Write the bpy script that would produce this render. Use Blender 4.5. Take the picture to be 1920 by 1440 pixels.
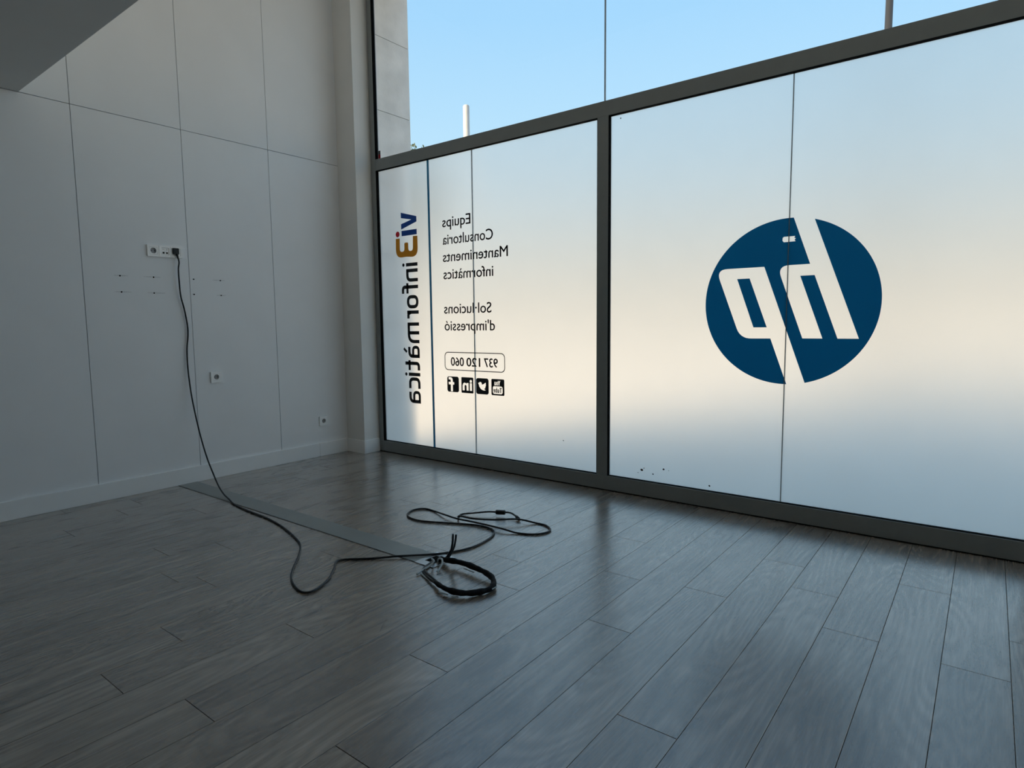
import bpy, bmesh, math, random
from mathutils import Vector, Matrix
from mathutils.geometry import tessellate_polygon

for o in list(bpy.data.objects):
    bpy.data.objects.remove(o)
SC = bpy.context.scene
COL = SC.collection
random.seed(7)

# ------------------------------------------------------------------ camera
cam_d = bpy.data.cameras.new('camera')
cam_d.sensor_width = 36.0
cam_d.lens = 1163.11 / 1920 * 36.0
cam_d.clip_start = 0.02
cam_d.clip_end = 500
cam = bpy.data.objects.new('camera', cam_d)
COL.objects.link(cam)
RX = Vector((0.79286971, 0.60930006, -0.01053817))
UP = Vector((-0.05114563, 0.08376679, 0.99517197))
FW = Vector((-0.60724109, 0.78850273, -0.09757919))
m4 = Matrix((RX, UP, -FW)).transposed().to_4x4()
m4.translation = Vector((4.4938, -3.6146, 1.115))
cam.matrix_world = m4
SC.camera = cam

# ------------------------------------------------------------------ sky
world = bpy.data.worlds.new('evening_sky')
SC.world = world
world.use_nodes = True
wt = world.node_tree
wt.nodes.clear()
w_out = wt.nodes.new('ShaderNodeOutputWorld')
w_bg = wt.nodes.new('ShaderNodeBackground')
w_tc = wt.nodes.new('ShaderNodeTexCoord')
w_sep = wt.nodes.new('ShaderNodeSeparateXYZ')
w_ramp = wt.nodes.new('ShaderNodeValToRGB')
wt.links.new(w_tc.outputs['Generated'], w_sep.inputs[0])
wt.links.new(w_sep.outputs['Z'], w_ramp.inputs[0])
SKY = [(0.000, (1.00, 0.83, 0.60)), (0.08, (0.95, 0.86, 0.70)), (0.17, (0.70, 0.85, 0.92)),
       (0.26, (0.54, 0.83, 1.05)), (0.42, (0.41, 0.74, 1.06)), (0.70, (0.34, 0.64, 1.02)), (1.0, (0.30, 0.58, 0.98))]
cr = w_ramp.color_ramp
while len(cr.elements) < len(SKY):
    cr.elements.new(0.5)
for e, (p, c) in zip(cr.elements, SKY):
    e.position = p
    e.color = (*c, 1)
wt.links.new(w_ramp.outputs[0], w_bg.inputs['Color'])
w_bg.inputs['Strength'].default_value = 1.0
wt.links.new(w_bg.outputs[0], w_out.inputs[0])

# ------------------------------------------------------------------ low sun behind the building
sun_d = bpy.data.lights.new('sun', 'SUN')
sun_d.energy = 12.0
sun_d.color = (1.0, 0.78, 0.50)
sun_d.angle = math.radians(0.6)
sun = bpy.data.objects.new('sun', sun_d)
COL.objects.link(sun)
sun.location = (-8, -20, 10)
sun.rotation_euler = Vector((0.46, 0.82, -0.45)).to_track_quat('-Z', 'Y').to_euler()

# ------------------------------------------------------------------ exposure
SC.view_settings.view_transform = 'Standard'
SC.view_settings.look = 'None'
SC.view_settings.exposure = 0.0
SC.view_settings.gamma = 1.0
SC.view_settings.use_curve_mapping = False
SC.cycles.max_bounces = 14
SC.cycles.diffuse_bounces = 8
SC.cycles.transmission_bounces = 8
SC.cycles.transparent_max_bounces = 12
SC.cycles.sample_clamp_indirect = 6

# ------------------------------------------------------------------ helpers
def tag(o, label=None, cat=None, group=None, kind=None):
    if label: o['label'] = label
    if cat: o['category'] = cat
    if group: o['group'] = group
    if kind: o['kind'] = kind
    return o

def link(name, me, mat=None, parent=None):
    o = bpy.data.objects.new(name, me)
    COL.objects.link(o)
    if mat is not None and me is not None and not me.materials:
        me.materials.append(mat)
    if parent is not None:
        o.parent = parent
    return o

def empty(name, loc=(0, 0, 0)):
    o = bpy.data.objects.new(name, None)
    COL.objects.link(o)
    o.location = loc
    o.empty_display_size = 0.1
    return o

def bm_box(bm, a, b):
    x0, y0, z0 = a; x1, y1, z1 = b
    v = [bm.verts.new(p) for p in ((x0,y0,z0),(x1,y0,z0),(x1,y1,z0),(x0,y1,z0),(x0,y0,z1),(x1,y0,z1),(x1,y1,z1),(x0,y1,z1))]
    for f in ((3,2,1,0),(4,5,6,7),(0,1,5,4),(1,2,6,5),(2,3,7,6),(3,0,4,7)):
        bm.faces.new([v[i] for i in f])

def finish(bm, name, mat, parent=None, bevel=0, seg=1, smooth=False):
    if bevel:
        bmesh.ops.bevel(bm, geom=list(bm.edges), offset=bevel, segments=seg, affect='EDGES', clamp_overlap=True)
    me = bpy.data.meshes.new(name)
    bm.to_mesh(me)
    bm.free()
    if smooth:
        for p in me.polygons: p.use_smooth = True
    return link(name, me, mat, parent)

def box(name, a, b, mat, parent=None, bevel=0, seg=1, origin=True):
    """box between world corners; the object's origin sits at the box centre so that textures follow it"""
    c = Vector([(p + q) / 2 for p, q in zip(a, b)]) if origin else Vector((0, 0, 0))
    bm = bmesh.new()
    bm_box(bm, Vector(a) - c, Vector(b) - c)
    o = finish(bm, name, mat, parent, bevel, seg)
    pl = parent.location if parent is not None else Vector((0, 0, 0))
    if parent is not None and parent.parent is not None: pl = pl + parent.parent.location
    o.location = c - pl
    return o

def spline(pts, n=6):
    P = [Vector(p) for p in pts]
    P = [P[0] * 2 - P[1]] + P + [P[-1] * 2 - P[-2]]
    out = []
    for i in range(1, len(P) - 2):
        for k in range(n):
            t = k / n
            a, b, c, d = P[i-1], P[i], P[i+1], P[i+2]
            out.append(0.5 * ((2*b) + (-a + c)*t + (2*a - 5*b + 4*c - d)*t*t + (-a + 3*b - 3*c + d)*t**3))
    out.append(P[-2])
    return out

def tube(name, pts, r, mat, parent=None, sides=8, n=6, rad=None, smooth_pts=True):
    pts = spline(pts, n) if smooth_pts else [Vector(p) for p in pts]
    bm = bmesh.new()
    rings = []
    up = Vector((0, 0, 1))
    prev = None
    for i, p in enumerate(pts):
        t = (pts[min(i+1, len(pts)-1)] - pts[max(i-1, 0)]).normalized()
        if prev is None:
            s = t.cross(up)
            if s.length < 0.1: s = t.cross(Vector((1, 0, 0)))
        else:
            s = prev - t * prev.dot(t)
        s.normalize(); prev = s
        u = s.cross(t)
        rr = r if rad is None else r * rad(i / (len(pts) - 1))
        rings.append([bm.verts.new(p + (s * math.cos(a) + u * math.sin(a)) * rr) for a in [2*math.pi*k/sides for k in range(sides)]])
    for A, B in zip(rings, rings[1:]):
        for k in range(sides):
            bm.faces.new((A[k], A[(k+1) % sides], B[(k+1) % sides], B[k]))
    bm.faces.new(rings[0][::-1]); bm.faces.new(rings[-1])
    bmesh.ops.recalc_face_normals(bm, faces=list(bm.faces))
    return finish(bm, name, mat, parent, smooth=True)

def lathe(name, prof, mat, parent=None, sides=24, loc=(0, 0, 0), axis='Z', smooth=True):
    bm = bmesh.new()
    rings = []
    for r, h in prof:
        ring = []
        for k in range(sides):
            a = 2*math.pi*k/sides
            c, s = r*math.cos(a), r*math.sin(a)
            ring.append(bm.verts.new((c, s, h) if axis == 'Z' else (h, c, s) if axis == 'X' else (c, h, s)))
        rings.append(ring)
    for A, B in zip(rings, rings[1:]):
        for k in range(sides):
            bm.faces.new((A[k], A[(k+1) % sides], B[(k+1) % sides], B[k]))
    bm.faces.new(rings[0][::-1]); bm.faces.new(rings[-1])
    bmesh.ops.remove_doubles(bm, verts=list(bm.verts), dist=1e-6)
    bmesh.ops.recalc_face_normals(bm, faces=list(bm.faces))
    o = finish(bm, name, mat, parent)
    if smooth:
        for p in o.data.polygons: p.use_smooth = len(p.vertices) == 4
    o.location = loc
    return o

def plate_mesh(name, shapes, to3, th, back=True):
    """flat cut-out plate: shapes = list of [outer loop, hole, hole...] in 2D; to3(u, v, w) -> 3D point, w = thickness axis"""
    V, F = [], []
    for loops in shapes:
        base = len(V)
        flat = [p for l in loops for p in l]
        n = len(flat)
        V += [to3(u, v, 0) for u, v in flat] + [to3(u, v, th) for u, v in flat]
        for t in tessellate_polygon([[Vector((u, v, 0)) for u, v in l] for l in loops]):
            if back: F.append(tuple(base + i for i in t))
            F.append(tuple(base + n + i for i in reversed(t)))
        s = 0
        for l in loops:
            k = len(l)
            for i in range(k):
                a, b = base + s + i, base + s + (i+1) % k
                F.append((a, b, b + n, a + n))
            s += k
    me = bpy.data.meshes.new(name)
    me.from_pydata([tuple(v) for v in V], [], F)
    bm = bmesh.new(); bm.from_mesh(me)
    bmesh.ops.recalc_face_normals(bm, faces=list(bm.faces))
    bm.to_mesh(me); bm.free()
    return me

def rrect(u0, v0, u1, v1, r, n=6):
    out = []
    for cx, cy, a0 in ((u1-r, v0+r, -90), (u1-r, v1-r, 0), (u0+r, v1-r, 90), (u0+r, v0+r, 180)):
        for k in range(n+1):
            a = math.radians(a0 + 90*k/n)
            out.append((cx + r*math.cos(a), cy + r*math.sin(a)))
    return out

def circ(cx, cy, r, n=28):
    return [(cx + r*math.cos(2*math.pi*k/n), cy + r*math.sin(2*math.pi*k/n)) for k in range(n)]

def rounded(pts, r, closed=False, n=6):
    """polyline with rounded corners"""
    P = [Vector(p) for p in pts]
    out = []
    N = len(P)
    for i in range(N):
        if not closed and i in (0, N-1):
            out.append(P[i]); continue
        a, b, c = P[i-1], P[i], P[(i+1) % N]
        d1, d2 = (a-b), (c-b)
        rr = min(r, d1.length*0.499, d2.length*0.499)
        s, e = b + d1.normalized()*rr, b + d2.normalized()*rr
        for k in range(n+1):
            t = k/n
            out.append(s*(1-t)**2 + b*2*t*(1-t) + e*t*t)
    return out

def stroke(pts, w, closed=False):
    """outline loops of a pen stroke of width w"""
    P = [Vector(p) for p in pts]
    Q = [P[0]]
    for p in P[1:]:
        if (p - Q[-1]).length > 1e-5: Q.append(p)
    if closed and (Q[0]-Q[-1]).length < 1e-5: Q.pop()
    P = Q; N = len(P)
    L, R = [], []
    for i in range(N):
        if closed: a, c = P[i-1], P[(i+1) % N]
        else: a, c = P[max(i-1, 0)], P[min(i+1, N-1)]
        b = P[i]
        d1 = (b-a).normalized() if (b-a).length > 0 else (c-b).normalized()
        d2 = (c-b).normalized() if (c-b).length > 0 else d1
        t = (d1+d2).normalized()
        nrm = Vector((-t.y, t.x))
        k = w/2 / max(0.4, nrm.dot(Vector((-d1.y, d1.x))))
        L.append(tuple(b + nrm*k)); R.append(tuple(b - nrm*k))
    if closed:
        return [L, R[::-1]] if abs(area(L)) > abs(area(R)) else [R, L[::-1]]
    return [L + R[::-1]]

def area(l):
    return sum(a[0]*b[1]-b[0]*a[1] for a, b in zip(l, l[1:]+l[:1]))/2

# ------------------------------------------------------------------ materials
MATS = {}
def mat(name, color, rough=0.5, metal=0.0, spec=0.5, noise=0.0, nscale=8.0, bump=0.0, bscale=60.0, coat=0.0):
    m = bpy.data.materials.new(name)
    m.use_nodes = True
    nt = m.node_tree
    b = nt.nodes['Principled BSDF']
    b.inputs['Base Color'].default_value = (*color, 1)
    b.inputs['Roughness'].default_value = rough
    b.inputs['Metallic'].default_value = metal
    b.inputs['Specular IOR Level'].default_value = spec
    b.inputs['Coat Weight'].default_value = coat
    tc = nt.nodes.new('ShaderNodeTexCoord')
    if noise:
        n = nt.nodes.new('ShaderNodeTexNoise')
        n.inputs['Scale'].default_value = nscale
        n.inputs['Detail'].default_value = 5
        nt.links.new(tc.outputs['Object'], n.inputs['Vector'])
        r = nt.nodes.new('ShaderNodeMapRange')
        r.inputs['From Min'].default_value = 0.3; r.inputs['From Max'].default_value = 0.7
        r.inputs['To Min'].default_value = 1 - noise; r.inputs['To Max'].default_value = 1 + noise
        nt.links.new(n.outputs['Fac'], r.inputs['Value'])
        mx = nt.nodes.new('ShaderNodeVectorMath'); mx.operation = 'SCALE'
        mx.inputs[0].default_value = color
        nt.links.new(r.outputs[0], mx.inputs['Scale'])
        nt.links.new(mx.outputs[0], b.inputs['Base Color'])
    if bump:
        n2 = nt.nodes.new('ShaderNodeTexNoise')
        n2.inputs['Scale'].default_value = bscale
        n2.inputs['Detail'].default_value = 3
        nt.links.new(tc.outputs['Object'], n2.inputs['Vector'])
        bp = nt.nodes.new('ShaderNodeBump')
        bp.inputs['Strength'].default_value = bump
        bp.inputs['Distance'].default_value = 0.004
        nt.links.new(n2.outputs['Fac'], bp.inputs['Height'])
        nt.links.new(bp.outputs[0], b.inputs['Normal'])
    MATS[name] = m
    return m

M_wall = mat('white_laminate_panel', (0.875, 0.885, 0.895), 0.5, spec=0.4, noise=0.015, nscale=3, bump=0.02, bscale=250)
M_paint = mat('white_wall_paint', (0.80, 0.79, 0.765), 0.8, spec=0.2, noise=0.02, nscale=4, bump=0.04, bscale=180)
M_ceil = mat('ceiling_paint', (0.70, 0.70, 0.68), 0.9, spec=0.1, noise=0.02, nscale=2)
M_base = mat('white_baseboard', (0.90, 0.905, 0.90), 0.45, spec=0.4, noise=0.01)
M_gap = mat('panel_backing', (0.05, 0.05, 0.05), 0.9, spec=0.1, noise=0.1)
M_frame = mat('grey_lacquered_aluminium', (0.245, 0.262, 0.260), 0.42, metal=0.0, spec=0.5, noise=0.03, nscale=20)
M_gasket = mat('black_rubber', (0.004, 0.004, 0.004), 0.9, spec=0.04, noise=0.1)
M_seam = mat('silicone_joint', (0.26, 0.28, 0.29), 0.5, spec=0.3, noise=0.05)
M_stone = mat('cut_stone', (0.86, 0.83, 0.79), 0.9, spec=0.15, noise=0.10, nscale=5, bump=0.25, bscale=70)
M_pave = mat('street_paving', (0.76, 0.68, 0.58), 0.9, spec=0.15, noise=0.12, nscale=1.5)
M_steel = mat('grey_cover_plate', (0.27, 0.285, 0.27), 0.38, metal=0.2, spec=0.5, noise=0.05, nscale=6)
M_zinc = mat('zinc_rim', (0.55, 0.56, 0.56), 0.35, metal=0.7, noise=0.05)
M_dark = mat('hole_shade_black', (0.008, 0.008, 0.008), 0.9, spec=0.05, noise=0.1)  # black that stands for the shade inside holes
M_cord = mat('black_cable_jacket', (0.011, 0.012, 0.014), 0.42, spec=0.4, noise=0.1)
M_sleeve = mat('black_cloth_tape', (0.007, 0.007, 0.008), 0.75, spec=0.2, noise=0.3, nscale=60, bump=0.6, bscale=120)
M_slate = mat('slate_cable_jacket', (0.045, 0.062, 0.078), 0.5, spec=0.4, noise=0.08)
M_greyw = mat('pale_grey_cable', (0.58, 0.66, 0.69), 0.5, spec=0.4, noise=0.05)
M_white = mat('white_plastic', (0.94, 0.94, 0.935), 0.25, spec=0.9, coat=0.4, noise=0.01)
M_well = mat('shaded_socket_well', (0.30, 0.30, 0.31), 0.5, spec=0.3, noise=0.03)  # plastic is white; the shade of the recess is put into this grey
M_hole = mat('socket_slot', (0.03, 0.03, 0.03), 0.7, spec=0.1, noise=0.1)
M_brass = mat('contact_metal', (0.45, 0.44, 0.42), 0.3, metal=0.9, noise=0.05)
M_ink = mat('black_vinyl', (0.016, 0.016, 0.017), 0.45, spec=0.3, noise=0.05)
M_smut = mat('dirt', (0.09, 0.085, 0.08), 0.9, spec=0.05, noise=0.3, nscale=200)
M_pole = mat('white_painted_pole', (0.46, 0.46, 0.45), 0.5, noise=0.05)
M_dpole = mat('dark_painted_pole', (0.022, 0.024, 0.028), 0.5, noise=0.05)
M_leaf = mat('leaf_green', (0.05, 0.07, 0.03), 0.6, spec=0.2, noise=0.4, nscale=2)
M_bark = mat('bark', (0.12, 0.09, 0.06), 0.9, spec=0.1, noise=0.3, nscale=12, bump=0.5, bscale=30)

def make_smear():
    m = bpy.data.materials.new('faint_smear'); m.use_nodes = True
    nt = m.node_tree; b = nt.nodes['Principled BSDF']
    b.inputs['Base Color'].default_value = (0.16, 0.16, 0.16, 1); b.inputs['Roughness'].default_value = 0.8
    tc = nt.nodes.new('ShaderNodeTexCoord'); n = nt.nodes.new('ShaderNodeTexNoise')
    mp = nt.nodes.new('ShaderNodeMapping'); mp.inputs['Scale'].default_value = (1, 40, 220)
    nt.links.new(tc.outputs['Object'], mp.inputs[0]); nt.links.new(mp.outputs[0], n.inputs['Vector'])
    r = nt.nodes.new('ShaderNodeMapRange'); r.inputs['From Min'].default_value = 0.42; r.inputs['From Max'].default_value = 0.75
    r.inputs['To Max'].default_value = 0.28
    nt.links.new(n.outputs['Fac'], r.inputs['Value']); nt.links.new(r.outputs[0], b.inputs['Alpha'])
    return m
M_smear = make_smear()

def vinyl(name, color):
    """coloured window vinyl: lets part of the daylight through"""
    m = bpy.data.materials.new(name); m.use_nodes = True
    nt = m.node_tree; nt.nodes.clear()
    out = nt.nodes.new('ShaderNodeOutputMaterial')
    tc = nt.nodes.new('ShaderNodeTexCoord'); n = nt.nodes.new('ShaderNodeTexNoise'); n.inputs['Scale'].default_value = 5
    nt.links.new(tc.outputs['Object'], n.inputs['Vector'])
    r = nt.nodes.new('ShaderNodeMapRange'); r.inputs['To Min'].default_value = 0.96; r.inputs['To Max'].default_value = 1.04
    nt.links.new(n.outputs['Fac'], r.inputs['Value'])
    c = nt.nodes.new('ShaderNodeVectorMath'); c.operation = 'SCALE'; c.inputs[0].default_value = color
    nt.links.new(r.outputs[0], c.inputs['Scale'])
    df = nt.nodes.new('ShaderNodeBsdfDiffuse'); tl = nt.nodes.new('ShaderNodeBsdfTranslucent')
    nt.links.new(c.outputs[0], df.inputs[0]); nt.links.new(c.outputs[0], tl.inputs[0])
    m1 = nt.nodes.new('ShaderNodeMixShader'); m1.inputs[0].default_value = 0.5
    nt.links.new(df.outputs[0], m1.inputs[1]); nt.links.new(tl.outputs[0], m1.inputs[2])
    gl = nt.nodes.new('ShaderNodeBsdfGlossy'); gl.inputs['Roughness'].default_value = 0.4
    m2 = nt.nodes.new('ShaderNodeMixShader'); m2.inputs[0].default_value = 0.02
    nt.links.new(m1.outputs[0], m2.inputs[1]); nt.links.new(gl.outputs[0], m2.inputs[2])
    nt.links.new(m2.outputs[0], out.inputs[0])
    return m
M_blue = vinyl('blue_vinyl', (0.001, 0.118, 0.27))
M_stripe = vinyl('steel_blue_vinyl', (0.020, 0.12, 0.22))
M_navy = vinyl('navy_vinyl', (0.010, 0.040, 0.17))
M_amber = vinyl('ochre_vinyl', (0.36, 0.145, 0.010))
M_red = vinyl('red_vinyl', (0.34, 0.012, 0.020))

def make_glass():
    m = bpy.data.materials.new('clear_window_glass'); m.use_nodes = True
    nt = m.node_tree; nt.nodes.clear()
    out = nt.nodes.new('ShaderNodeOutputMaterial')
    tr = nt.nodes.new('ShaderNodeBsdfTransparent'); tr.inputs[0].default_value = (0.985, 0.992, 0.99, 1)
    gl = nt.nodes.new('ShaderNodeBsdfGlossy'); gl.inputs['Roughness'].default_value = 0.0
    lw = nt.nodes.new('ShaderNodeLayerWeight'); lw.inputs['Blend'].default_value = 0.5
    pw = nt.nodes.new('ShaderNodeMath'); pw.operation = 'POWER'; pw.inputs[1].default_value = 5.0
    nt.links.new(lw.outputs['Facing'], pw.inputs[0])
    fr = nt.nodes.new('ShaderNodeMapRange'); fr.inputs['To Min'].default_value = 0.025; fr.inputs['To Max'].default_value = 0.6
    nt.links.new(pw.outputs[0], fr.inputs['Value'])
    mx = nt.nodes.new('ShaderNodeMixShader')
    nt.links.new(fr.outputs[0], mx.inputs[0]); nt.links.new(tr.outputs[0], mx.inputs[1]); nt.links.new(gl.outputs[0], mx.inputs[2])
    nt.links.new(mx.outputs[0], out.inputs[0])
    return m
M_glass = make_glass()

def make_film():
    m = bpy.data.materials.new('frosted_privacy_film'); m.use_nodes = True
    nt = m.node_tree; nt.nodes.clear()
    out = nt.nodes.new('ShaderNodeOutputMaterial')
    tl = nt.nodes.new('ShaderNodeBsdfTranslucent'); tl.inputs[0].default_value = (0.96, 0.955, 0.94, 1)
    rf = nt.nodes.new('ShaderNodeBsdfRefraction'); rf.inputs['Color'].default_value = (0.96, 0.955, 0.94, 1)
    rf.inputs['Roughness'].default_value = 1.0; rf.inputs['IOR'].default_value = 1.13
    df = nt.nodes.new('ShaderNodeBsdfDiffuse'); df.inputs[0].default_value = (0.85, 0.85, 0.84, 1)
    tc = nt.nodes.new('ShaderNodeTexCoord'); n = nt.nodes.new('ShaderNodeTexNoise')
    n.inputs['Scale'].default_value = 6; n.inputs['Detail'].default_value = 6
    nt.links.new(tc.outputs['Object'], n.inputs['Vector'])
    r = nt.nodes.new('ShaderNodeMapRange'); r.inputs['To Min'].default_value = 0.06; r.inputs['To Max'].default_value = 0.12
    nt.links.new(n.outputs['Fac'], r.inputs['Value'])
    m1 = nt.nodes.new('ShaderNodeMixShader'); m1.inputs[0].default_value = 0.72
    nt.links.new(tl.outputs[0], m1.inputs[1]); nt.links.new(rf.outputs[0], m1.inputs[2])
    m2 = nt.nodes.new('ShaderNodeMixShader')
    nt.links.new(r.outputs[0], m2.inputs[0]); nt.links.new(m1.outputs[0], m2.inputs[1]); nt.links.new(df.outputs[0], m2.inputs[2])
    nt.links.new(m2.outputs[0], out.inputs[0])
    return m
M_film = make_film()

def make_wood():
    m = bpy.data.materials.new('grey_oak_laminate'); m.use_nodes = True
    nt = m.node_tree; N = nt.nodes; Lk = nt.links
    b = N['Principled BSDF']
    tc = N.new('ShaderNodeTexCoord'); oi = N.new('ShaderNodeObjectInfo')
    off = N.new('ShaderNodeVectorMath'); off.operation = 'SCALE'; off.inputs[0].default_value = (31.7, 17.3, 11.1)
    Lk.new(oi.outputs['Random'], off.inputs['Scale'])
    add = N.new('ShaderNodeVectorMath'); add.operation = 'ADD'
    Lk.new(tc.outputs['Object'], add.inputs[0]); Lk.new(off.outputs[0], add.inputs[1])
    def noise(scale, detail=4, dist=0.0, rough=0.55):
        mp = N.new('ShaderNodeMapping'); mp.inputs['Scale'].default_value = scale
        Lk.new(add.outputs[0], mp.inputs[0])
        n = N.new('ShaderNodeTexNoise'); n.inputs['Scale'].default_value = 1.0
        n.inputs['Detail'].default_value = detail; n.inputs['Distortion'].default_value = dist; n.inputs['Roughness'].default_value = rough
        Lk.new(mp.outputs[0], n.inputs['Vector'])
        return n.outputs['Fac']
    def math_(op, a, c):
        n = N.new('ShaderNodeMath'); n.operation = op
        for i, v in enumerate((a, c)):
            if isinstance(v, (int, float)): n.inputs[i].default_value = v
            else: Lk.new(v, n.inputs[i])
        return n.outputs[0]
    fine = noise((150, 5, 1), 6, 0.8, 0.7)          # pores along the board
    streak = noise((30, 1.5, 1), 5, 1.2, 0.65)             # broad streaks
    cloud = noise((5.5, 1.9, 1), 3, 0.5)              # smoky patches
    field = noise((4.2, 0.75, 1), 1, 0.35, 0.4)       # height field whose contours are the cathedral grain
    ring = math_('SINE', math_('MULTIPLY', field, 150.0), 0)
    ringw = math_('MULTIPLY', ring, math_('MULTIPLY', noise((7, 1.3, 1), 2), 0.22))
    v = math_('ADD', math_('MULTIPLY', math_('SUBTRACT', fine, 0.5), 0.95), math_('MULTIPLY', math_('SUBTRACT', streak, 0.5), 1.0))
    v = math_('ADD', v, math_('MULTIPLY', math_('SUBTRACT', cloud, 0.5), 0.9))
    v = math_('ADD', v, ringw)
    v = math_('ADD', v, math_('MULTIPLY', math_('SUBTRACT', oi.outputs['Random'], 0.5), 0.14))
    v = math_('ADD', v, 0.5)
    rp = N.new('ShaderNodeValToRGB')
    cs = [(0.05, (0.062, 0.046, 0.034)), (0.40, (0.168, 0.129, 0.097)), (0.62, (0.248, 0.196, 0.150)), (0.95, (0.40, 0.33, 0.265))]
    while len(rp.color_ramp.elements) < len(cs): rp.color_ramp.elements.new(0.5)
    for e, (p, c) in zip(rp.color_ramp.elements, cs): e.position = p; e.color = (*c, 1)
    Lk.new(v, rp.inputs[0])
    Lk.new(rp.outputs[0], b.inputs['Base Color'])
    rg = N.new('ShaderNodeMapRange'); rg.inputs['From Min'].default_value = 0.2; rg.inputs['From Max'].default_value = 0.8
    rg.inputs['To Min'].default_value = 0.30; rg.inputs['To Max'].default_value = 0.19
    Lk.new(v, rg.inputs['Value']); Lk.new(rg.outputs[0], b.inputs['Roughness'])
    b.inputs['Specular IOR Level'].default_value = 1.0
    b.inputs['Coat Weight'].default_value = 1.0; b.inputs['Coat Roughness'].default_value = 0.26; b.inputs['Coat IOR'].default_value = 1.62
    bp = N.new('ShaderNodeBump'); bp.inputs['Strength'].default_value = 0.18; bp.inputs['Distance'].default_value = 0.002
    Lk.new(fine, bp.inputs['Height']); Lk.new(bp.outputs[0], b.inputs['Normal'])
    return m
M_wood = make_wood()

# ------------------------------------------------------------------ room shell
XR, YB, ZC = 6.95, -7.0, 4.15          # right wall, back wall, high ceiling
ZJ = 2.466                              # joint of the wall panels = underside of the mezzanine
PW, PL = 0.1793, 1.452                  # floor board width and length

floor = tag(box('floor', (-0.05, YB, -0.12), (XR, 0.06, -0.010), M_gap), 'grey oak laminate floor of wide boards running towards the glass front', 'floor', kind='structure')
ENDS = {-1: -0.941, 0: -1.252, 1: -0.619, 2: -1.216, 3: -0.914, 4: -0.661, 5: -1.177, 6: -1.669, 7: -1.227, 8: -0.793,
        9: -1.62, 10: -1.370, 11: -0.918, 12: -1.470}
YF = -0.031                             # boards stop at the foot of the window frame
j = -14
cache = {}
def plank(x0, x1, y0, y1):
    g = 0.0007
    lx, ly = round(x1 - x0 - 2*g, 4), round(y1 - y0 - 2*g, 4)
    if lx < 0.01 or ly < 0.02: return
    if (lx, ly) not in cache:
        bm = bmesh.new()
        bm_box(bm, (-lx/2, -ly/2, -0.010), (lx/2, ly/2, 0.0))
        top = [e for e in bm.edges if all(v.co.z > -0.001 for v in e.verts)]
        bmesh.ops.bevel(bm, geom=top, offset=0.0008, segments=1, affect='EDGES')
        me = bpy.data.meshes.new('floor_board'); bm.to_mesh(me); bm.free()
        me.materials.append(M_wood)
        cache[(lx, ly)] = me
    o = link('floor_board', cache[(lx, ly)], None, floor)
    o.location = Vector(((x0+x1)/2, (y0+y1)/2, 0)) - floor.location
while True:
    xa = 4.600 - PW*(j+1); xb = 4.600 - PW*j
    if xb < 0.0: break
    x0, x1 = max(xa, 0.0), min(xb, XR)
    if x1 - x0 > 0.012:
        e = ENDS.get(j, -random.uniform(0.15, PL))
        while e < YF - 0.08: e += PL
        cuts = [YF]
        e -= 0 if e < YF - 0.08 else PL
        while e > -5.6:
            if e < YF - 0.05: cuts.append(e)
            e -= PL
        cuts.append(-5.6)
        for a, c in zip(cuts, cuts[1:]): plank(x0, x1, c, a)
    j += 1
back_floor = box('floor_board', (0.0, YB, -0.010), (XR, -5.602, 0.0), M_wood, floor)

# scuffs on the boards
for (xa, ya), (xb, yb), w in (((2.722,-2.110),(2.790,-2.205),0.009),((2.62,-2.17),(2.645,-2.23),0.012),((2.90,-2.47),(2.99,-2.44),0.006)):
    d = Vector((xb-xa, yb-ya)); L_ = d.length
    me = plate_mesh('scuff', [[[(p[0]*L_/2, p[1]*w/2) for p in circ(0, 0, 1, 14)]]], lambda u, v, t: (u, v, t), 0.0002)
    o = link('scuff', me, M_smear, floor)
    o.rotation_euler = (0, 0, math.atan2(d.y, d.x))
    o.location = Vector(((xa+xb)/2, (ya+yb)/2, 0.0002)) - floor.location

# left wall: backing slab with laminate panels and shadow joints
wl = tag(box('wall_left', (-0.25, YB, 0.0), (-0.014, -0.0, ZC), M_gap), 'white panelled left wall with thin dark joints between the panels', 'wall', kind='structure')
ys = [-0.188]
y = -0.838
while y > YB: ys.append(y); y -= 0.6525
ys.append(YB)
for a, c in zip(ys, ys[1:]):
    for z0, z1 in ((0.0, ZJ), (ZJ, ZC)):
        box('wall_panel', (-0.014, c + 0.0019, z0 + 0.0019), (0.0, a - (0.0019 if a != ys[0] else 0), z1 - 0.0019), M_wall, wl, bevel=0.0008)
for yy, zz in ((-1.933,1.448),(-1.728,1.449),(-1.462,1.448),(-1.269,1.448),(-1.930,1.344),(-1.731,1.343),(-1.465,1.342),(-1.269,1.340)):
    h = lathe('screw_hole', [(0.0, 0.0), (0.0052, 0.0), (0.0048, 0.0008), (0.003, 0.0009), (0.0, 0.0003)], M_dark, wl, 10, axis='X')
    h.location = Vector((0.0001, yy, zz)) - wl.location
    k = random.uniform(0.6, 1.1) * (0.3 if yy in (-1.462, -1.465) else 1.0)
    me = plate_mesh('smear', [[[(p[0]*0.055*k, p[1]*0.0035) for p in circ(0, 0, 1, 20)]]], lambda u, v, w: (w, u, v), 0.0002)
    s = link('smear', me, M_smear, wl)
    s.location = Vector((0.0003, yy - random.uniform(-0.02, 0.02)*k, zz + 0.001)) - wl.location

pil = tag(box('wall_pilaster', (-0.014, -0.188, 0.0), (0.235, 0.0, ZC), M_paint), 'white painted pilaster in the corner between panelled wall and window frame', 'wall', kind='structure')

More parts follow.
